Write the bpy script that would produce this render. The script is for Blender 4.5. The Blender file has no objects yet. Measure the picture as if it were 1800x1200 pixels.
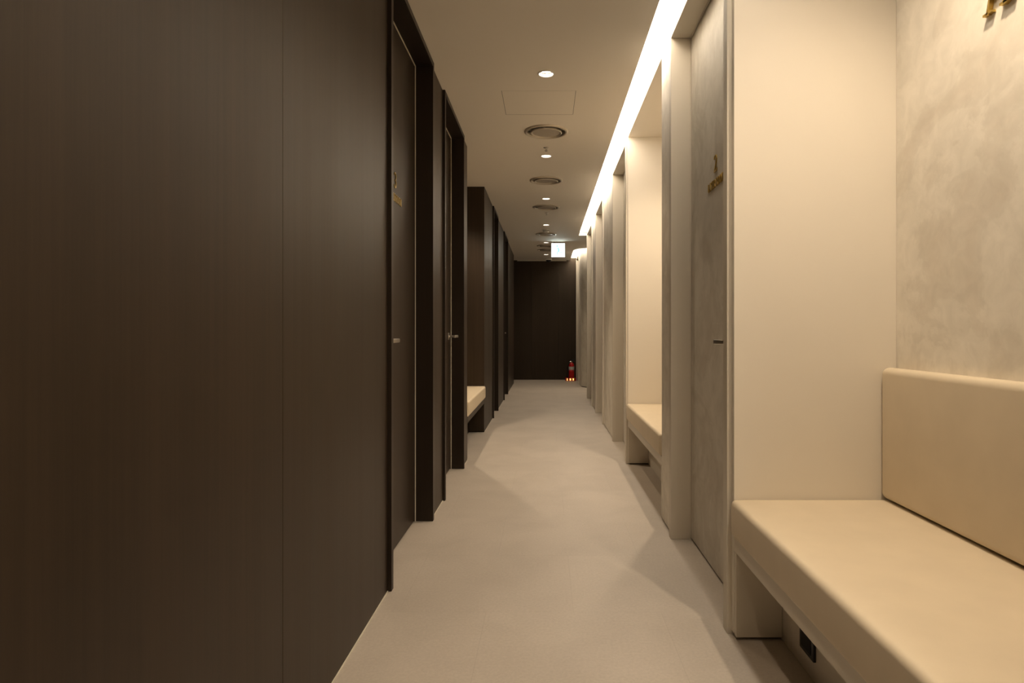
import bpy, bmesh, math, random
from mathutils import Vector, Matrix
random.seed(7)
C = bpy.context.scene.collection
PI = math.pi

# ------------------------------------------------------------------ camera, world, exposure
F = 1100.0                       # focal length in pixels of the 1800 px wide frame
EYE = 1.03                       # camera height
cam_d = bpy.data.cameras.new('camera'); cam = bpy.data.objects.new('camera', cam_d); C.objects.link(cam)
cam_d.sensor_width = 36.0; cam_d.lens = 36.0*F/1800.0
cam_d.shift_x = -60/1800.0; cam_d.shift_y = -20/1800.0
cam_d.clip_start = 0.05; cam_d.clip_end = 60
cam.location = (0, 0, EYE); cam.rotation_euler = (PI/2, 0, 0)
bpy.context.scene.camera = cam
w = bpy.data.worlds.new('world'); bpy.context.scene.world = w; w.use_nodes = True
w.node_tree.nodes['Background'].inputs[0].default_value = (0.02, 0.016, 0.012, 1)
w.node_tree.nodes['Background'].inputs[1].default_value = 0.2
vs = bpy.context.scene.view_settings
vs.view_transform = 'Standard'; vs.look = 'None'; vs.gamma = 1; vs.use_curve_mapping = False
vs.exposure = 0.0

COVE_COL = (1.0, 0.87, 0.71); COVE_STR = 10.8
DOWN_COL = (1.0, 0.77, 0.53); DOWN_W = 15.5
ALCOVE_COL = (1.0, 0.80, 0.58); ALCOVE_W = 63.0

# ------------------------------------------------------------------ dimensions (metres; x right, y along the corridor)
ZC = 2.48                        # ceiling
ZT = 2.56                        # top of cove cavity
XL = -0.625; XR = 0.63           # wall faces
XCOVE = 0.50                     # ceiling edge at the light slot
YB = -1.8; YE = 13.0             # back and end of the corridor
REND = 9.55                      # where the right wall stops at the side passage
LEND = 12.1                      # where the left wall stops
AD = 0.546                       # alcove depth

# ------------------------------------------------------------------ materials
def mat(name, col, rough=0.5, metal=0.0, spec=0.5, emit=None, estr=0):
    m = bpy.data.materials.new(name); m.use_nodes = True
    b = m.node_tree.nodes['Principled BSDF']
    b.inputs['Base Color'].default_value = (*col, 1); b.inputs['Roughness'].default_value = rough
    b.inputs['Metallic'].default_value = metal; b.inputs['Specular IOR Level'].default_value = spec
    if emit:
        b.inputs['Emission Color'].default_value = (*emit, 1); b.inputs['Emission Strength'].default_value = estr
    return m
def nodes(m): return m.node_tree.nodes, m.node_tree.links, m.node_tree.nodes['Principled BSDF']
def coords(m, scale, loc=(0,0,0)):
    n, l, b = nodes(m)
    g = n.new('ShaderNodeNewGeometry'); mp = n.new('ShaderNodeMapping'); mp.vector_type = 'POINT'
    mp.inputs['Scale'].default_value = scale; mp.inputs['Location'].default_value = loc
    l.new(g.outputs['Position'], mp.inputs['Vector']); return mp.outputs['Vector']
def noise(m, vec, scale, detail=4, rough=0.5, dist=0):
    n, l, b = nodes(m); t = n.new('ShaderNodeTexNoise'); t.inputs['Scale'].default_value = scale
    t.inputs['Detail'].default_value = detail; t.inputs['Roughness'].default_value = rough; t.inputs['Distortion'].default_value = dist
    l.new(vec, t.inputs['Vector']); return t.outputs['Fac']
def ramp(m, fac, stops):
    n, l, b = nodes(m); r = n.new('ShaderNodeValToRGB'); e = r.color_ramp.elements
    while len(e) < len(stops): e.new(0.5)
    for k, (p, c) in enumerate(stops): e[k].position = p; e[k].color = (*c, 1)
    l.new(fac, r.inputs['Fac']); return r.outputs['Color']
def mult(m, a, c, f=1.0):
    n, l, b = nodes(m); x = n.new('ShaderNodeMix'); x.data_type = 'RGBA'; x.blend_type = 'MULTIPLY'
    x.inputs[0].default_value = f; l.new(a, x.inputs[6]); l.new(c, x.inputs[7]); return x.outputs[2]
def bump(m, h, strength, dist):
    n, l, b = nodes(m); u = n.new('ShaderNodeBump'); u.inputs['Strength'].default_value = strength
    u.inputs['Distance'].default_value = dist; l.new(h, u.inputs['Height']); l.new(u.outputs['Normal'], b.inputs['Normal'])

def wood_material(name, c0, c1, rough):
    m = mat(name, c0, rough, 0.0, 0.34); n, l, b = nodes(m); b.inputs['Specular Tint'].default_value = (1.0, 0.90, 0.74, 1)
    fine = noise(m, coords(m, (55, 55, 0.9)), 1.0, 8, 0.75)
    broad = noise(m, coords(m, (7, 7, 0.25), (3, 1, 0)), 1.0, 3, 0.55)
    a = ramp(m, fine, [(0.3, tuple(0.88*x for x in c0)), (0.7, c1)])
    d = ramp(m, broad, [(0.3, (0.80, 0.79, 0.78)), (0.7, (1.12, 1.1, 1.08))])
    l.new(mult(m, a, d), b.inputs['Base Color'])
    r = n.new('ShaderNodeMapRange'); r.inputs[3].default_value = rough-0.06; r.inputs[4].default_value = rough+0.08
    l.new(broad, r.inputs[0]); l.new(r.outputs[0], b.inputs['Roughness'])
    bump(m, fine, 0.12, 0.0006)
    return m
WOOD = wood_material('dark_wood', (0.026, 0.0175, 0.0118), (0.038, 0.0255, 0.0168), 0.43)
FRAMEWOOD = wood_material('frame_wood', (0.020, 0.014, 0.0105), (0.026, 0.018, 0.0135), 0.40)

def plaster_material(name='plaster', k=1.0):
    m = mat(name, (0.6, 0.55, 0.46), 0.6); n, l, b = nodes(m)
    v = coords(m, (1, 1, 1))
    big = noise(m, v, 3.2, 6, 0.6, 0.9); small = noise(m, v, 14, 5, 0.6, 0.6)
    a = ramp(m, big, [(0.34, (0.64*k, 0.58*k, 0.49*k)), (0.47, (0.68*k, 0.63*k, 0.54*k)), (0.5, (0.72*k, 0.67*k, 0.58*k)), (0.66, (0.75*k, 0.70*k, 0.61*k))])
    d = ramp(m, small, [(0.35, (0.93, 0.93, 0.92)), (0.65, (1.03, 1.03, 1.03))])
    l.new(mult(m, a, d), b.inputs['Base Color']); bump(m, small, 0.15, 0.002)
    return m
PLASTER = plaster_material('plaster', 1.1); PLASTERDOOR = plaster_material('door_plaster', 0.92); PALEPLASTER = plaster_material('pale_plaster', 1.2)
def paint(name, col, rough=0.55):
    m = mat(name, col, rough); n, l, b = nodes(m)
    f = noise(m, coords(m, (1, 1, 1)), 220, 2); bump(m, f, 0.05, 0.0005); return m
CREAM = paint('cream_paint', (0.80, 0.74, 0.64), 0.5)
BEIGE = paint('beige_frame_paint', (0.66, 0.60, 0.50), 0.45)
CEIL = paint('ceiling_paint', (0.84, 0.79, 0.71), 0.7)
COVEWHITE = paint('cove_white', (0.88, 0.86, 0.82), 0.6)

def floor_material():
    m = mat('floor_tile', (0.5, 0.45, 0.38), 0.5); n, l, b = nodes(m)
    v = coords(m, (1, 1, 1))
    a = ramp(m, noise(m, v, 3.0, 5, 0.55, 0.4), [(0.35, (0.49, 0.435, 0.37)), (0.65, (0.545, 0.485, 0.415))])
    d = ramp(m, noise(m, v, 95, 4, 0.7), [(0.3, (0.90, 0.90, 0.90)), (0.7, (1.05, 1.05, 1.05))])
    br = n.new('ShaderNodeTexBrick'); v2 = coords(m, (1, 1, 1), (0.22, 0.02, 0)); l.new(v2, br.inputs['Vector'])
    br.inputs['Scale'].default_value = 1.0; br.inputs['Mortar Size'].default_value = 0.0012; br.inputs['Mortar Smooth'].default_value = 0.3
    br.inputs['Brick Width'].default_value = 0.64; br.inputs['Row Height'].default_value = 0.577
    br.inputs['Color1'].default_value = (1, 1, 1, 1); br.inputs['Color2'].default_value = (0.975, 0.972, 0.97, 1); br.inputs['Mortar'].default_value = (0.89, 0.885, 0.88, 1)
    l.new(mult(m, mult(m, a, d), br.outputs['Color']), b.inputs['Base Color'])
    return m
FLOOR = floor_material()
def vinyl(name, col):
    m = mat(name, col, 0.50, 0.0, 0.25); n, l, b = nodes(m)
    v = coords(m, (1, 1, 1)); f = noise(m, v, 420, 3, 0.6)
    g = noise(m, v, 9, 3, 0.5)
    l.new(ramp(m, g, [(0.3, tuple(0.95*x for x in col)), (0.7, col)]), b.inputs['Base Color'])
    bump(m, f, 0.18, 0.0006); return m
VINYL = vinyl('cream_vinyl', (0.72, 0.615, 0.455))
STEEL = mat('satin_nickel', (0.62, 0.58, 0.52), 0.28, 1.0)
BRASS = mat('brass', (0.60, 0.43, 0.13), 0.32, 1.0)
GASKET = mat('pale_gasket', (0.70, 0.66, 0.55), 0.5)
BLACK = mat('black_plastic', (0.012, 0.012, 0.014), 0.35)
DARKGAP = mat('dark_gap', (0.02, 0.017, 0.014), 0.9)
WHITE = mat('white_plastic', (0.78, 0.76, 0.72), 0.4)
CHROME = mat('chrome', (0.8, 0.78, 0.75), 0.15, 1.0)
VENT = mat('vent_metal', (0.62, 0.56, 0.47), 0.30, 0.55)
RED = mat('red_enamel', (0.50, 0.012, 0.012), 0.25)
LABELW = mat('label_white', (0.62, 0.58, 0.54), 0.5)
LAMP = mat('lamp_lens', (1, 1, 1), 0.4, emit=(1.0, 0.88, 0.74), estr=22)
LED = mat('cove_diffuser', (1, 1, 1), 0.5, emit=COVE_COL, estr=COVE_STR)
SIGNW = mat('sign_face', (0.9, 0.9, 0.9), 0.4, emit=(0.92, 1.0, 0.97), estr=4.0)
SIGNG = mat('sign_green', (0.1, 0.6, 0.35), 0.4, emit=(0.30, 0.97, 0.74), estr=1.25)
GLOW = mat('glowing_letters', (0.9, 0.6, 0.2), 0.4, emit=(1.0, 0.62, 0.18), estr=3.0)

# ------------------------------------------------------------------ mesh helpers
def set_props(o, label=None, cat=None, group=None, kind=None):
    if label: o['label'] = label
    if cat: o['category'] = cat
    if group: o['group'] = group
    if kind: o['kind'] = kind
    return o
class MB:
    def __init__(s): s.b = bmesh.new()
    def box(s, x0, x1, y0, y1, z0, z1, bev=0, seg=2):
        t = bmesh.new(); r = bmesh.ops.create_cube(t, size=1)
        for v in t.verts: v.co = Vector(((x0+x1)/2+v.co.x*(x1-x0), (y0+y1)/2+v.co.y*(y1-y0), (z0+z1)/2+v.co.z*(z1-z0)))
        if bev: bmesh.ops.bevel(t, geom=list(t.edges), offset=bev, segments=seg, profile=0.5, affect='EDGES')
        s.merge(t); return s
    def merge(s, t, M=None):
        if M is not None: bmesh.ops.transform(t, matrix=M, verts=t.verts)
        me = bpy.data.meshes.new('tmp'); t.to_mesh(me); t.free(); s.b.from_mesh(me); bpy.data.meshes.remove(me)
    def prism(s, pts, z0, z1):
        t = bmesh.new(); vs_ = [t.verts.new((p[0], p[1], z0)) for p in pts]; f = t.faces.new(vs_)
        e = bmesh.ops.extrude_face_region(t, geom=[f])
        for g in e['geom']:
            if isinstance(g, bmesh.types.BMVert): g.co.z = z1
        bmesh.ops.recalc_face_normals(t, faces=t.faces); s.merge(t); return s
    def lathe(s, prof, c=(0,0,0), seg=48, M=None, close=False):
        t = bmesh.new(); rings = []
        for r, z in prof:
            if r < 1e-6: rings.append([t.verts.new((0, 0, z))])
            else: rings.append([t.verts.new((r*math.cos(2*PI*k/seg), r*math.sin(2*PI*k/seg), z)) for k in range(seg)])
        prs = list(zip(rings, rings[1:]))
        if close: prs.append((rings[-1], rings[0]))
        for a, b_ in prs:
            for k in range(seg):
                q = (k+1) % seg
                if len(a) == 1 and len(b_) == 1: continue
                if len(a) == 1: t.faces.new((a[0], b_[q], b_[k]))
                elif len(b_) == 1: t.faces.new((a[k], a[q], b_[0]))
                else: t.faces.new((a[k], a[q], b_[q], b_[k]))
        bmesh.ops.recalc_face_normals(t, faces=t.faces)
        T = Matrix.Translation(c)
        if M is not None: T = T @ M
        s.merge(t, T); return s
    def cyl(s, r, p0, p1, seg=24, bev=0):
        p0, p1 = Vector(p0), Vector(p1); d = p1-p0; L = d.length; q = d.to_track_quat('Z', 'Y').to_matrix().to_4x4()
        pr = [(0, 0), (r-bev, 0), (r, bev), (r, L-bev), (r-bev, L), (0, L)] if bev else [(0, 0), (r, 0), (r, L), (0, L)]
        return s.lathe(pr, p0, seg, q)
    def tube(s, pts, r, seg=10):
        pts = [Vector(p) for p in pts]; t = bmesh.new(); rings = []
        for i, p in enumerate(pts):
            d = (pts[min(i+1, len(pts)-1)]-pts[max(i-1, 0)]).normalized(); q = d.to_track_quat('Z', 'Y')
            rings.append([t.verts.new(p+q @ Vector((r*math.cos(2*PI*k/seg), r*math.sin(2*PI*k/seg), 0))) for k in range(seg)])
        for a, b_ in zip(rings, rings[1:]):
            for k in range(seg): q = (k+1) % seg; t.faces.new((a[k], a[q], b_[q], b_[k]))
        t.faces.new(rings[0][::-1]); t.faces.new(rings[-1]); bmesh.ops.recalc_face_normals(t, faces=t.faces)
        s.merge(t); return s
    def strokes(s, glyph, ox, oz, sz, x0, x1):
        """glyph drawn in the local y-z plane (y reads left to right, z up), thickness from x0 to x1"""
        for pts, wd in glyph:
            for (a, b_) in zip(pts, pts[1:]):
                a = Vector(a); b2 = Vector(b_); d = (b2-a).normalized() if (b2-a).length > 1e-6 else Vector((1, 0)); nn = Vector((-d.y, d.x))*wd/2
                a2 = a - d*wd*0.12; b3 = b2 + d*wd*0.12
                q = [a2+nn, a2-nn, b3-nn, b3+nn]
                t = bmesh.new(); lo = [t.verts.new((x0, ox+p.x*sz, oz+p.y*sz)) for p in q]; hi = [t.verts.new((x1, ox+p.x*sz, oz+p.y*sz)) for p in q]
                t.faces.new(lo); t.faces.new(hi)
                for k in range(4): t.faces.new((lo[k], lo[(k+1)%4], hi[(k+1)%4], hi[k]))
                bmesh.ops.recalc_face_normals(t, faces=t.faces); s.merge(t)
        return s
    def build(s, name, m, parent=None, smooth=False, kind=None, loc=None):
        me = bpy.data.meshes.new(name); s.b.to_mesh(me); s.b.free(); me.materials.append(m)
        if smooth:
            for p in me.polygons: p.use_smooth = True
            me.set_sharp_from_angle(angle=math.radians(35))
        o = bpy.data.objects.new(name, me); C.objects.link(o)
        if parent: o.parent = parent
        if loc: o.location = loc
        if kind: o['kind'] = kind
        return o
def thing(name, loc, label, cat, group=None, rz=0, kind=None):
    o = bpy.data.objects.new(name, None); C.objects.link(o); o.location = loc; o.rotation_euler = (0, 0, rz); o.empty_display_size = 0.1
    return set_props(o, label, cat, group, kind)
def copy_thing(o, loc, label):
    c = o.copy(); C.objects.link(c); c.location = loc; c['label'] = label
    for ch in o.children:
        d = ch.copy(); C.objects.link(d); d.parent = c
        for g in ch.children:
            e = g.copy(); C.objects.link(e); e.parent = d
    return c

# ------------------------------------------------------------------ setting: positions of the doors and alcoves
LD = [(2.497, 3.372), (3.807, 4.644), (7.34, 7.98), (9.22, 10.05)]      # door openings, left
RD = [(2.17, 3.08), (4.87, 5.78), (6.87, 7.78), (8.50, 9.42)]           # door openings, right
LA = (4.95, 6.33)                                                      # alcove, left
RA = [(0.69, 2.10), (3.41, 4.82)]                                      # alcoves, right
ST = 0.032; STR = 0.045                                                # casing widths
DN = [3.54, 5.21, 6.90, 8.62, 10.36, 12.0]
DNALL = [-1.56, 0.14, 1.84] + DN
VN = [4.57, 6.06, 7.38, 9.44, 10.75, 11.3]

MB().box(-2.6, 2.6, YB-0.1, YE+0.1, -0.1, 0).build('floor', FLOOR, kind='structure')

# ceiling board with the recessed openings cut out
arc = [(0.93+0.43*math.cos(a), 11.45+0.43*math.sin(a)) for a in [PI*1.5-PI*0.5*k/10 for k in range(11)]]
pts = [(-2.6, YB), (XCOVE, YB), (XCOVE, REND+0.05), (2.6, REND+0.05), (2.6, 11.02)] + arc + [(XCOVE, YE), (-2.6, YE)]
ceil = MB().prism(pts, ZC, ZT).build('ceiling', CEIL, kind='structure')
cut = MB()
ALD = [(-1.00, 5.64)]
for y in DNALL: cut.lathe([(0, -0.05), (0.043, -0.05), (0.043, 0.2), (0, 0.2)], (0, y, ZC), 32)
cut.lathe([(0, -0.05), (0.043, -0.05), (0.043, 0.2), (0, 0.2)], (-0.92, 5.64, ZC), 32)
cut.lathe([(0, -0.05), (0.043, -0.05), (0.043, 0.2), (0, 0.2)], (1.25, 10.35, ZC), 32)
for y in VN: cut.lathe([(0, -0.05), (0.139, -0.05), (0.139, 0.2), (0, 0.2)], (0, y, ZC), 48)
co = cut.build('cutter', CEIL)
md = ceil.modifiers.new('b', 'BOOLEAN'); md.object = co; md.operation = 'DIFFERENCE'; md.solver = 'EXACT'
dg = bpy.context.evaluated_depsgraph_get(); nm = bpy.data.meshes.new_from_object(ceil.evaluated_get(dg))
ceil.modifiers.clear(); ceil.data = nm; bpy.data.objects.remove(co)
MB().box(-2.6, 2.6, YB-0.1, YE+0.1, ZT, ZT+0.05).build('ceiling', COVEWHITE, kind='structure')   # deck above the ceiling board, white inside the slot

# left wall: timber panels between the door casings and around the bench alcove
def panels(mb, xa, xb, y0, y1, joints, z0=0.0, z1=ZC, g=0.0):
    ys = [y0]+[j for j in joints if y0 < j < y1]+[y1]
    for a, b_ in zip(ys, ys[1:]): mb.box(xa, xb, a+(g if a != y0 else 0), b_-(g if b_ != y1 else 0), z0, z1, 0.0015, 1)
XLB = XL-0.14
segs = [(YB, LD[0][0]-ST), (LD[0][1]+ST, LD[1][0]-ST), (LD[1][1]+ST, LA[0]), (LA[1], LD[2][0]-ST), (LD[2][1]+ST, LD[3][0]-ST), (LD[3][1]+ST, LEND)]
XA = XL-AD
for i_, (a, b_) in enumerate(segs):
    if i_ == 2:
        MB().prism([(XL, a), (XL, b_), (XA, b_), (XA, b_-0.05), (XLB, b_-0.05), (XLB, a)], 0, ZC).build('wall_left', WOOD, kind='structure'); continue
    if i_ == 3:
        MB().prism([(XL, a), (XL, b_), (XLB, b_), (XLB, a+0.05), (XA, a+0.05), (XA, a)], 0, ZC).build('wall_left', WOOD, kind='structure'); continue
    m = MB(); panels(m, XLB, XL, a, b_, [0.50, 1.485, 8.6, 11.1]); m.build('wall_left', WOOD, kind='structure')
MB().box(XL-AD-0.05, XL-AD, LA[0]-0.05, LA[1]+0.05, 0, ZC).build('wall_left', WOOD, kind='structure')
MB().box(-2.6, XLB, LEND-0.05, LEND, 0, ZC).build('wall_left', WOOD, kind='structure')
MB().box(-2.65, -2.6, LEND-0.05, YE, 0, ZC).build('wall_left', WOOD, kind='structure')
# end wall
m = MB()
xs = [-2.6, -1.45, -0.30, 0.25, XR+0.16]
for a, b_ in zip(xs, xs[1:]): m.box(a+0.0003, b_-0.0003, YE, YE+0.08, 0, ZT, 0.0015, 1)
m.build('wall_far', WOOD, kind='structure')
MB().box(-2.6, 2.6, YB-0.1, YB, 0, ZT).build('wall_near', CREAM, kind='structure')
# pale sealant line where the timber meets the floor
MB().box(-0.60, 0.42, YE-0.012, YE, ZC-0.018, ZC).build('trim_7', GASKET, kind='structure')   # slim pale bead at the head of the end wall
k = 1
for a, b_ in segs:
    MB().box(XL, XL+0.003, a, b_, 0, 0.004).build('trim_%d' % k, GASKET, kind='structure'); k += 1

# right wall
def rwall(y0, y1, m_, x1=XR+0.13, gap=0.01):
    MB().box(XR, x1, y0, y1, gap, ZT, 0.0015, 1).build('wall_right', m_, kind='structure')
    MB().box(XR+0.012, x1-0.012, y0+0.004, y1-0.004, 0, gap).build('base_shadow_gap_right', DARKGAP, kind='structure')  # near-black inset strip, paints in the shadow gap under the wall
XRB = XR+0.13
rwall(YB, RA[0][0], PLASTER)
rwall(RA[0][1], RD[0][0]-STR, CREAM, XR+AD, 0.012)
rwall(RD[0][1]+STR, RA[1][0], PLASTER, XR+AD)
rwall(RA[1][1], RD[1][0]-STR, CREAM, XR+AD, 0.012)
rwall(RD[1][1]+STR, RD[2][0]-STR, PLASTER)
rwall(RD[2][1]+STR, RD[3][0]-STR, PLASTER)
rwall(RD[3][1]+STR, REND, PLASTER)
MB().box(XRB, 2.6, REND-0.05, REND, 0, ZT).build('wall_right', PLASTER, kind='structure')
MB().box(2.6, 2.65, REND-0.05, 11.2, 0, ZT).build('wall_right', PLASTER, kind='structure')
for a, b_ in RD:    # strip of wall above each door
    MB().box(XR, XRB, a-STR, b_+STR, ZC, ZT).build('wall_right', COVEWHITE, kind='structure')
for a, b_ in RA:
    MB().box(XR+AD, XR+AD+0.05, a-0.02, b_+0.02, 0, ZT).build('wall_right', PALEPLASTER, kind='structure')
    c_ = MB().box(XR, XR+AD, a, b_, ZC+0.035, ZT).build('ceiling', CREAM, kind='structure')
# rounded wall after the side passage
RD6 = (11.95, 12.80)
arc2 = [(0.93+0.30*math.cos(a), 11.45+0.30*math.sin(a)) for a in [PI-PI*0.5*k_/16*-1 for k_ in range(17)]]
wp = [(XR, RD6[0]-STR)] + arc2 + [(2.6, 11.15), (2.6, 11.3), (0.93, 11.3), (XRB, 11.45), (XRB, RD6[0]-STR)]
o = MB().prism(wp, 0.012, ZT).build('wall_right', PLASTER, smooth=True, kind='structure')
wp2 = [(XR+0.015, RD6[0]-STR)] + [(0.93+0.285*(p[0]-0.93)/0.3, 11.45+0.285*(p[1]-11.45)/0.3) for p in arc2] + [(2.6, 11.165), (2.6, 11.29), (0.93, 11.29), (XRB-0.015, 11.45), (XRB-0.015, RD6[0]-STR)]
MB().prism(wp2, 0, 0.012).build('base_shadow_gap_right', DARKGAP, smooth=True, kind='structure')  # dark filler below the rounded wall, its shadow gap put in as colour
rwall(RD6[1]+STR, YE, PLASTER)
MB().box(XR, XRB, RD6[0]-STR, RD6[1]+STR, ZC, ZT).build('wall_right', COVEWHITE, kind='structure')

# ------------------------------------------------------------------ letters
def arcp(cx, cz, rx, rz, a0, a1, n=10): return [(cx+rx*math.cos(math.radians(a0+(a1-a0)*i/n)), cz+rz*math.sin(math.radians(a0+(a1-a0)*i/n))) for i in range(n+1)]
TK, TN = 0.13, 0.05
G = {
 'L': (0.60, [([(0.12, 0), (0.12, 1)], TK), ([(0, 0.02), (0.56, 0.02)], TN), ([(0.56, 0.02), (0.56, 0.24)], TN), ([(0, 0.98), (0.26, 0.98)], TN)]),
 'A': (0.80, [([(0.12, 0), (0.40, 1)], TN), ([(0.40, 1), (0.68, 0)], TK), ([(0.2, 0.34), (0.58, 0.34)], TN), ([(0, 0.02), (0.26, 0.02)], TN), ([(0.52, 0.02), (0.84, 0.02)], TN)]),
 'S': (0.60, [(arcp(0.30, 0.74, 0.24, 0.24, 20, 270, 12)+arcp(0.30, 0.26, 0.24, 0.24, 90, -160, 12), 0.09)]),
 'E': (0.62, [([(0.12, 0), (0.12, 1)], TK), ([(0, 0.02), (0.56, 0.02)], TN), ([(0.12, 0.5), (0.44, 0.5)], TN), ([(0, 0.98), (0.54, 0.98)], TN), ([(0.56, 0.02), (0.56, 0.22)], TN), ([(0.54, 0.98), (0.54, 0.8)], TN)]),
 'R': (0.72, [([(0.12, 0), (0.12, 1)], TK), ([(0.12, 0.98), (0.34, 0.98)]+arcp(0.34, 0.74, 0.24, 0.24, 90, -90, 10)+[(0.12, 0.5)], 0.08), ([(0.34, 0.5), (0.66, 0.02)], TK), ([(0, 0.02), (0.26, 0.02)], TN)]),
 'O': (0.80, [(arcp(0.38, 0.5, 0.34, 0.48, 0, 360, 24), 0.09)]),
 'M': (0.95, [([(0.12, 0), (0.12, 1)], TN), ([(0.12, 1), (0.44, 0.05)], TK), ([(0.44, 0.05), (0.76, 1)], TN), ([(0.76, 1), (0.76, 0)], TK), ([(0, 0.02), (0.24, 0.02)], TN), ([(0.62, 0.02), (0.92, 0.02)], TN)]),
 '2': (0.60, [(arcp(0.28, 0.74, 0.24, 0.24, 170, -30, 12)+[(0.04, 0.04)], 0.06), ([(0.02, 0.05), (0.54, 0.05)], 0.10), ([(0.54, 0.05), (0.54, 0.20)], 0.05)]),
 '3': (0.60, [(arcp(0.28, 0.75, 0.22, 0.23, 160, -90, 12)+arcp(0.28, 0.27, 0.25, 0.25, 90, -160, 12), 0.075)]),
}
def write(mb, text, cy, z, h, x0, x1, fit=None):
    wds = [(0.35 if c == ' ' else G[c][0]+0.12) for c in text]; tot = sum(wds); sx = h
    y = cy-tot*h/2 if fit is None else cy-fit/2
    k_ = 1.0 if fit is None else fit/(tot*h)
    for c, wd in zip(text, wds):
        if c != ' ':
            gl = [([(p[0]*k_, p[1]) for p in pts_], w_) for pts_, w_ in G[c][1]]
            mb.strokes(gl, y, z, h, x0, x1)
        y += wd*h*k_
    return mb

# ------------------------------------------------------------------ doors
door_n = [0]
def door(side, y0, y1, frame_m, leaf_m, st, handle=-1, number=None, hdr=0.028):
    door_n[0] += 1; n = door_n[0]; W = y1-y0; hw = W/2
    r = bpy.data.objects.new('door_%d' % n, None); C.objects.link(r); r['kind'] = 'structure'
    r.location = (XL if side == 'L' else XR, (y0+y1)/2, 0); r.rotation_euler = (0, 0, 0 if side == 'L' else PI)
    P = 0.016; D = -0.128
    m = MB()
    m.box(D, P, -hw-st, -hw, 0, ZC, 0.001, 1).box(D, P, hw, hw+st, 0, ZC, 0.001, 1).box(D, P, -hw, hw, ZC-hdr, ZC, 0.001, 1)
    m.build('door_frame', frame_m, r)
    g = MB().box(-0.082, -0.077, -hw, -hw+0.003, 0.0, ZC-hdr).box(-0.082, -0.077, hw-0.003, hw, 0, ZC-hdr).box(-0.082, -0.077, -hw+0.004, hw-0.004, ZC-hdr-0.004, ZC-hdr)
    g.build('door_seal', GASKET if side == 'L' else BEIGE, r)
    lf = MB().box(-0.122, -0.084, -hw+0.003, hw-0.003, 0.009, ZC-hdr-0.003, 0.001, 1).build('door_leaf', leaf_m, r)
    MB().box(-0.120, -0.100, -hw+0.003, hw-0.003, 0.0, 0.008).build('door_gap_shade', DARKGAP, r)  # near-black strip, colours in the shade of the gap under the leaf
    if handle:
        s = handle; yh = s*(hw-0.11); z = 0.985
        h = MB().box(-0.084, -0.076, yh-0.026, yh+0.026, z-0.026, z+0.026, 0.002)
        h.cyl(0.0085, (-0.076, yh, z), (-0.022, yh, z), 20)
        h.box(-0.030, -0.012, yh-0.010 if s < 0 else yh-0.125, yh+0.125 if s < 0 else yh+0.010, z-0.009, z+0.009, 0.004, 3)
        h.build('door_handle', STEEL, lf, smooth=True)
    if number:
        write(MB(), number, 0, 1.695, 0.072, -0.0838, -0.0795).build('door_number', BRASS, lf)
        write(MB(), 'LASER ROOM', 0, 1.632, 0.034, -0.0838, -0.0795, 0.245).build('room_name', BRASS, lf)
    return r
door('L', *LD[0], FRAMEWOOD, WOOD, ST, -1, '3')
door('L', *LD[1], FRAMEWOOD, WOOD, ST, 1)
door('L', *LD[2], FRAMEWOOD, WOOD, ST, 0)
door('L', *LD[3], FRAMEWOOD, WOOD, ST, 1)
door('R', *RD[0], BEIGE, PLASTERDOOR, STR, 1, '2', hdr=0.014)
door('R', *RD[1], BEIGE, PLASTERDOOR, STR, 1, hdr=0.014)
door('R', *RD[2], BEIGE, PLASTERDOOR, STR, 1, hdr=0.014)
door('R', *RD[3], BEIGE, PLASTERDOOR, STR, 1, hdr=0.014)
door('R', *RD6, BEIGE, PLASTERDOOR, STR, 1, hdr=0.014)

# ------------------------------------------------------------------ benches (local: wall face at x=0, seat runs back to -x, corridor +x)
def cushion(mb, x0, x1, y0, y1, z0, z1, r, crown=0.0):
    """soft block: bevelled, with a slightly crowned top"""
    t = bmesh.new(); bmesh.ops.create_cube(t, size=1)
    for v in t.verts: v.co = Vector(((x0+x1)/2+v.co.x*(x1-x0), (y0+y1)/2+v.co.y*(y1-y0), (z0+z1)/2+v.co.z*(z1-z0)))
    bmesh.ops.bevel(t, geom=list(t.edges), offset=r, segments=6, profile=0.5, affect='EDGES')
    mb.merge(t)
def bench(side, y0, y1, label, base_m, group=None):
    L = y1-y0; h = L/2
    r = thing('bench', (XL if side == 'L' else XR, (y0+y1)/2, 0), label, 'bench', group, 0 if side == 'L' else PI)
    e = 0.003
    m = MB(); cushion(m, -AD+0.002, 0.014, -h+e, h-e, 0.342, 0.465, 0.018); sc = m.build('seat_cushion', VINYL, r, smooth=True)
    m = MB(); cushion(m, -AD+0.002, -AD+0.058, -h+e, h-e, 0.470, 0.905, 0.022); m.build('backrest', VINYL, r, smooth=True)
    MB().box(-AD+0.002, 0.0, -h+e, h-e, 0.290, 0.340, 0.001, 1).build('seat_board', base_m, r)
    MB().box(-0.175, -0.155, -h+e, h-e, 0.0, 0.289).build('base_panel', base_m, r)
    for s_ in (-1, 1):
        MB().box(-0.154, -0.001, s_*(h-0.013)-0.010, s_*(h-0.013)+0.010, 0.010, 0.289, 0.001, 1).build('end_panel', base_m, r)
    return r
bench('R', *RA[0], 'large cream upholstered bench in the front right alcove, its backrest in full view', BEIGE)
bench('R', *RA[1], 'cream upholstered bench in the second right alcove, beyond door number 2', BEIGE)
bench('L', *LA, 'cream bench seat set in the dark wood alcove on the left', WOOD)

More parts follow.
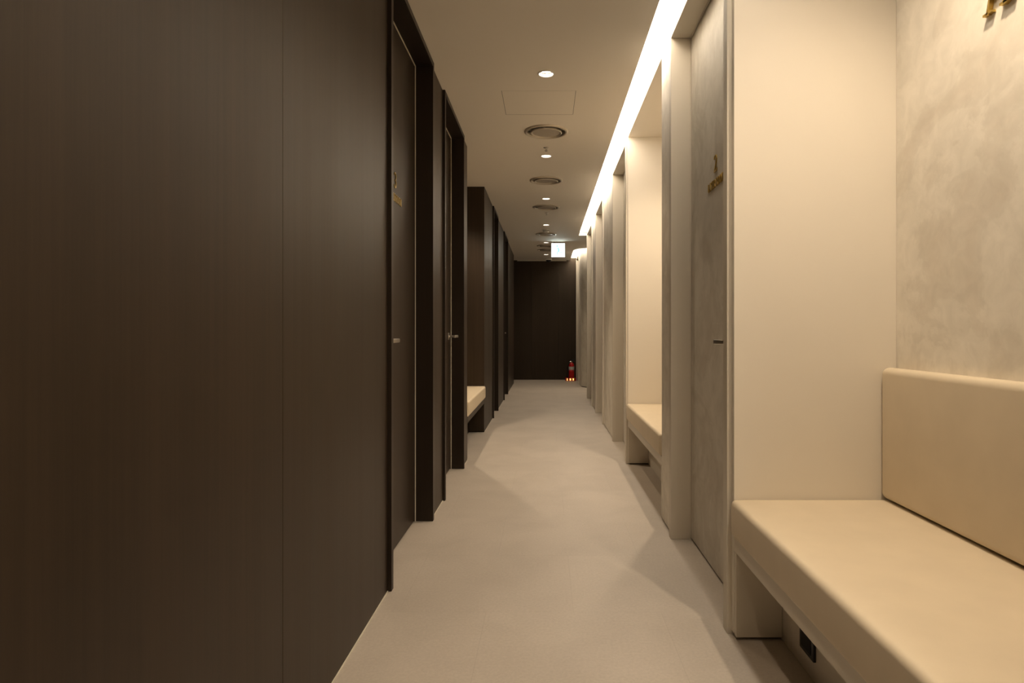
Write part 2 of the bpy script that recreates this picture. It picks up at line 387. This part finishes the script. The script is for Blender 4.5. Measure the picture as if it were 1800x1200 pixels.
# power outlet on the base panel under the near bench
t = thing('power_outlet', (XR+0.155, 1.868, 0.10), 'black power outlet under the front right bench', 'outlet')
MB().box(-0.009, 0.0, -0.050, 0.050, -0.037, 0.037, 0.002).build('cover_plate', BLACK, t, smooth=True)
MB().box(-0.011, -0.009, -0.034, 0.034, -0.024, 0.024, 0.0008).build('socket_insert', DARKGAP, t)

# gold letter on the back wall of the near alcove
a = MB(); a.strokes([([(0.12, 0), (0.40, 1)], 0.055), ([(0.40, 1), (0.70, 0)], 0.13), ([(0.2, 0.34), (0.60, 0.34)], 0.05), ([(0.0, 0.025), (0.27, 0.025)], 0.05), ([(0.52, 0.025), (0.90, 0.025)], 0.05)], 0, 0, 0.118, 0.0, 0.012)
o = a.build('wall_letter', BRASS); o.location = (XR+AD-0.0005, 1.668, 1.862); o.rotation_euler = (0, 0, PI)
set_props(o, 'gold serif capital letter A mounted on the plaster wall above the front right bench', 'letter')

# ------------------------------------------------------------------ cove lights
def lamp_obj(name, parent, watts, size_deg, blend, col, loc, rad=0.03):
    d = bpy.data.lights.new(name, 'SPOT'); d.energy = watts; d.spot_size = math.radians(size_deg); d.spot_blend = blend; d.color = col; d.shadow_soft_size = rad
    o = bpy.data.objects.new(name, d); C.objects.link(o); o.parent = parent; o.location = loc; return o
t = thing('cove_light', (XCOVE+0.065, 0, ZT), 'long straight white light strip in the ceiling slot along the right wall', 'light')
MB().box(-0.062, 0.062, YB+0.05, REND, -0.022, 0).build('mounting_strip', WHITE, t)
MB().box(-0.061, 0.061, YB+0.06, REND-0.01, -0.030, -0.022).build('diffuser', LED, t)
t = thing('cove_light', (0.93, 11.45, ZT), 'curved white light strip above the rounded wall at the far right', 'light')
def ribbon(r0, r1, z0, z1, ex):
    outer = [(r1*math.cos(a_), r1*math.sin(a_)) for a_ in [PI+PI*0.5*k_/16 for k_ in range(17)]]
    inner = [(r0*math.cos(a_), r0*math.sin(a_)) for a_ in [PI+PI*0.5*k_/16 for k_ in range(17)]]
    p = [(-r1, YE-0.02-11.45)] + outer + [(1.5, -r1)] + [(1.5, -r0)] + inner[::-1] + [(-r0, YE-0.02-11.45)]
    return MB().prism(p, z0, z1)
ribbon(0.303, 0.427, -0.022, 0, 0).build('mounting_strip', WHITE, t)
ribbon(0.305, 0.425, -0.030, -0.022, 0).build('diffuser', LED, t)

# ------------------------------------------------------------------ recessed downlights
def make_downlight(loc, label, watts, group=None, cone=100, col=DOWN_COL):
    t = thing('downlight', loc, label, 'light', group)
    MB().lathe([(0.040, 0.002), (0.0475, 0.0), (0.049, -0.002), (0.0475, -0.004), (0.041, -0.004), (0.0385, 0.0), (0.037, 0.012), (0.0385, 0.012)], (0, 0, 0), 40, close=True).build('trim_ring', WHITE, t, smooth=True)
    MB().lathe([(0.037, 0.010), (0.030, 0.042), (0.031, 0.044), (0.0385, 0.012)], (0, 0, 0), 40, close=True).build('reflector', CHROME, t, smooth=True)
    MB().lathe([(0, 0.020), (0.020, 0.021), (0.031, 0.026), (0.031, 0.030), (0, 0.030)], (0, 0, 0), 32).build('lens', LAMP, t, smooth=True)
    lamp_obj('lamp', t, watts, cone, 0.55, col, (0, 0, 0.006), 0.028)
    return t
names = ['round ceiling downlight nearest the camera, just before the square ceiling hatch', 'second visible round downlight, just past the nearest big round air vent',
  'third visible round downlight, between the second and third round vents', 'fourth visible round downlight, in front of the white smoke detector',
  'fifth visible round downlight, beside the top left of the exit sign', 'farthest round downlight, low beside the exit sign near the dark end wall']
G1 = 'round downlights along the ceiling'
dl = make_downlight((0, DN[0], ZC), names[0], DOWN_W, G1)
for y, nm_ in zip(DN[1:], names[1:]): copy_thing(dl, (0, y, ZC), nm_)
for y, nm_ in zip((-1.56, 0.14, 1.84), ('round downlight behind the camera', 'round downlight straight above the camera', 'round downlight above the front right bench end')): copy_thing(dl, (0, y, ZC), nm_)
copy_thing(dl, (1.25, 10.35, ZC), 'round downlight in the side passage on the right')
al = make_downlight((-0.92, 5.64, ZC), 'round downlight in the dark wood alcove on the left', ALCOVE_W, None, 120, ALCOVE_COL)
# the right alcoves: surface downlights in their own ceilings
def alcove_light(loc, label):
    t = thing('alcove_downlight', loc, label, 'light')
    MB().lathe([(0.030, 0.0), (0.046, 0.0), (0.046, -0.003), (0.030, -0.006)], (0, 0, 0), 40, close=True).build('trim_ring', WHITE, t, smooth=True)
    MB().lathe([(0, -0.004), (0.030, -0.004), (0.030, -0.001), (0, -0.001)], (0, 0, 0), 32).build('lens', LAMP, t, smooth=True)
    lamp_obj('lamp', t, ALCOVE_W, 132, 0.9, ALCOVE_COL, (0, 0, -0.012), 0.028)
alcove_light((0.915, 1.40, ZC+0.035), 'round downlight over the front right bench')
alcove_light((0.915, 4.12, ZC+0.035), 'round downlight over the second right bench')

# ------------------------------------------------------------------ round air vents
def make_vent(loc, label, group):
    t = thing('air_vent', loc, label, 'vent', group)
    MB().lathe([(0.1365, 0.035), (0.1365, -0.004), (0.140, -0.010), (0.147, -0.012), (0.156, -0.009), (0.1605, -0.003), (0.160, 0.0), (0.1385, 0.0), (0.1385, 0.035)], (0, 0, 0), 64, close=True).build('outer_ring', VENT, t, smooth=True)
    MB().lathe([(0.0, -0.010), (0.100, -0.010), (0.104, -0.015), (0.110, -0.017), (0.1145, -0.013), (0.114, -0.006), (0.104, 0.004), (0.0, 0.008)], (0, 0, 0), 64).build('centre_disc', VENT, t, smooth=True)
    MB().lathe([(0.0, 0.045), (0.136, 0.045), (0.136, 0.05), (0.0, 0.05)], (0, 0, 0), 48).build('duct_back', DARKGAP, t)
    m = MB()
    m.box(-0.137, 0.137, -0.003, 0.003, 0.009, 0.014)
    m.build('support_arm', VENT, t)
    return t
vn = ['round ceiling air vent nearest the camera, just past the square hatch', 'second round ceiling air vent from the camera', 'third round ceiling air vent from the camera, before the small sprinkler',
      'fourth round ceiling air vent, just past the smoke detector', 'fifth round ceiling air vent, partly behind the left edge of the exit sign', 'farthest round ceiling air vent, behind the exit sign']
v0 = make_vent((0, VN[0], ZC), vn[0], 'round air vents along the ceiling')
for y, l_ in zip(VN[1:], vn[1:]): copy_thing(v0, (0, y, ZC), l_)

# ceiling access hatch: thin dark joint with the lid set in it
t = thing('ceiling_hatch', (-0.045, 4.0, ZC), 'square access hatch flush in the ceiling between the nearest downlight and the nearest vent', 'hatch')
MB().box(-0.2260, 0.2260, -0.2080, 0.2120, -0.0004, 0.0).build('joint', DARKGAP, t)
MB().box(-0.2238, 0.2238, -0.2080, 0.2085, -0.0007, -0.0004).build('lid', CEIL, t)

# sprinklers
def sprinkler(loc, label):
    t = thing('sprinkler', loc, label, 'sprinkler', 'fire sprinklers on the ceiling')
    MB().lathe([(0, 0), (0.022, 0), (0.022, -0.002), (0.016, -0.005), (0.008, -0.006), (0, -0.006)], (0, 0, 0), 28).build('escutcheon', CHROME, t, smooth=True)
    m = MB().cyl(0.006, (0, 0, -0.006), (0, 0, -0.016), 12).lathe([(0, -0.025), (0.011, -0.025), (0.011, -0.027), (0, -0.028)], (0, 0, 0), 20)
    m.tube([(0.004, 0, -0.014), (0.009, 0, -0.019), (0.003, 0, -0.025)], 0.0015, 6).tube([(-0.004, 0, -0.014), (-0.009, 0, -0.019), (-0.003, 0, -0.025)], 0.0015, 6)
    m.build('sprinkler_head', CHROME, t, smooth=True); return t
sp = sprinkler((0, 4.97, ZC), 'small metal sprinkler between the nearest air vent and the second downlight')
copy_thing(sp, (0.005, 7.74, ZC), 'small metal sprinkler just past the third air vent')
# smoke detector
t = thing('smoke_detector', (0, 9.03, ZC), 'white round smoke detector hanging under the ceiling before the exit sign', 'detector')
MB().lathe([(0, 0), (0.055, 0), (0.055, -0.012), (0.050, -0.016), (0, -0.016)], (0, 0, 0), 40).build('base', WHITE, t, smooth=True)
MB().lathe([(0, -0.016), (0.046, -0.016), (0.046, -0.028), (0.034, -0.042), (0.012, -0.046), (0, -0.046)], (0, 0, 0), 40).build('cap', WHITE, t, smooth=True)
MB().lathe([(0.0455, -0.019), (0.0472, -0.019), (0.0472, -0.024), (0.0455, -0.024)], (0, 0, 0), 40, close=True).build('slot', DARKGAP, t, smooth=True)
# dome camera
t = thing('security_camera', (0.05, 12.72, ZC), 'black dome security camera on the ceiling by the dark end wall', 'camera')
MB().lathe([(0, 0), (0.065, 0), (0.065, -0.02), (0.058, -0.028), (0, -0.028)], (0, 0, 0), 40).build('housing', WHITE, t, smooth=True)
MB().lathe([(0.052, -0.028)]+[(0.052*math.cos(a_), -0.028-0.045*math.sin(a_)) for a_ in [PI/2*k_/8 for k_ in range(1, 8)]]+[(0, -0.073)], (0, 0, 0), 36).build('dome', BLACK, t, smooth=True)

# ------------------------------------------------------------------ exit sign
SY = 10.25
t = thing('exit_sign', (0.196, SY, ZC), 'lit white exit sign with a green running figure hanging from the ceiling', 'sign')
MB().box(-0.112, 0.112, -0.018, 0.018, -0.258, -0.028, 0.003).build('housing', WHITE, t)
MB().box(-0.109, 0.109, -0.0195, -0.0182, -0.255, -0.034).build('lit_face', SIGNW, t)
MB().box(-0.112, 0.112, -0.03, 0.03, -0.012, 0.0, 0.002).cyl(0.006, (-0.09, 0, -0.012), (-0.09, 0, -0.03), 12).cyl(0.006, (0.09, 0, -0.012), (0.09, 0, -0.03), 12).build('ceiling_bracket', STEEL, t)
m = MB()
fig = [([(0.02, 0.60), (-0.06, 0.42), (-0.02, 0.30)], 0.13), ([(-0.02, 0.30), (-0.20, 0.20), (-0.34, 0.22)], 0.075), ([(-0.04, 0.32), (0.10, 0.20), (0.06, 0.04)], 0.085),
       ([(0.01, 0.60), (-0.18, 0.56), (-0.24, 0.42)], 0.055), ([(0.03, 0.58), (0.16, 0.46), (0.28, 0.52)], 0.055)]
m.strokes(fig, 0, 0, 0.20, -0.0012, 0.0)
m.lathe([(0, 0), (0.016, 0), (0.016, 0.0012), (0, 0.0012)], (-0.0, 0.016, 0.148), 20, Matrix.Rotation(-PI/2, 4, 'Y'))
o = m.build('running_figure', SIGNG, t); o.rotation_euler = (0, 0, PI/2); o.location = (0, -0.0196, -0.225)

# ------------------------------------------------------------------ fire extinguisher and its stand
t = thing('extinguisher_stand', (0.495, 12.72, 0), 'low red stand with glowing yellow lettering under the fire extinguisher', 'stand')
MB().box(-0.105, 0.105, -0.075, 0.075, 0.0, 0.062, 0.006).build('base', RED, t, smooth=True)
m = MB()
K = [ # the three syllables painted on the front
 [([(0.30, 0.95), (0.12, 0.60)], .10), ([(0.30, 0.95), (0.52, 0.60)], .10), ([(0.32, 0.50), (0.32, 0.22)], .10), ([(0.02, 0.18), (0.62, 0.18)], .10)],
 [([(0.22, 0.98), (0.36, 0.98)], .09), ([(0.06, 0.82), (0.50, 0.82)], .09), (arcp(0.28, 0.56, 0.15, 0.14, 0, 360, 12), .09), ([(0.28, 0.40), (0.28, 0.22)], .09), ([(0.02, 0.16), (0.54, 0.20)], .09), ([(0.66, 1.0), (0.66, 0.0)], .10), ([(0.66, 0.52), (0.80, 0.52)], .09)],
 [([(0.08, 0.88), (0.44, 0.88), (0.38, 0.45), (0.10, 0.15)], .10), ([(0.66, 1.0), (0.66, 0.0)], .10)] ]
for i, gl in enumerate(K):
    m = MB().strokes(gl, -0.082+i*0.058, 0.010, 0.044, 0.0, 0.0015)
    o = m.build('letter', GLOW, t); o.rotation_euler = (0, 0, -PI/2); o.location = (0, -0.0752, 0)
t = thing('fire_extinguisher', (0.515, 12.72, 0.062), 'red fire extinguisher with pale label standing by the end wall', 'fire extinguisher')
MB().lathe([(0, 0), (0.050, 0), (0.055, 0.006), (0.055, 0.245), (0.050, 0.272), (0.036, 0.295), (0.020, 0.305), (0.018, 0.315), (0, 0.315)], (0, 0, 0), 48).build('cylinder', RED, t, smooth=True)
MB().lathe([(0.0553, 0.165), (0.0558, 0.165), (0.0558, 0.228), (0.0553, 0.228)], (0, 0, 0), 48, close=True).build('label_band', LABELW, t, smooth=True)
MB().lathe([(0.0553, 0.148), (0.0557, 0.148), (0.0557, 0.152), (0.0553, 0.152)], (0, 0, 0), 48, close=True).build('lower_band', LABELW, t, smooth=True)
MB().cyl(0.014, (0, 0, 0.315), (0, 0, 0.335), 20).cyl(0.012, (0, 0, 0.325), (-0.028, 0, 0.325), 14).build('valve', STEEL, t, smooth=True)
m = MB().tube([(-0.01, 0.0, 0.338), (0.03, 0, 0.345), (0.075, 0, 0.338)], 0.006, 8).tube([(-0.01, 0, 0.345), (0.02, 0, 0.368), (0.070, 0, 0.372)], 0.006, 8)
m.build('handle', BLACK, t, smooth=True)
m = MB().tube([(-0.028, 0, 0.325), (-0.055, -0.005, 0.315), (-0.072, -0.01, 0.27), (-0.074, -0.012, 0.18), (-0.070, -0.014, 0.10)], 0.007, 10)
m.build('hose', BLACK, t, smooth=True)
MB().lathe([(0.008, 0.10), (0.010, 0.095), (0.016, 0.02), (0.0, 0.02)], (-0.070, -0.014, 0), 16).build('nozzle', BLACK, t, smooth=True)
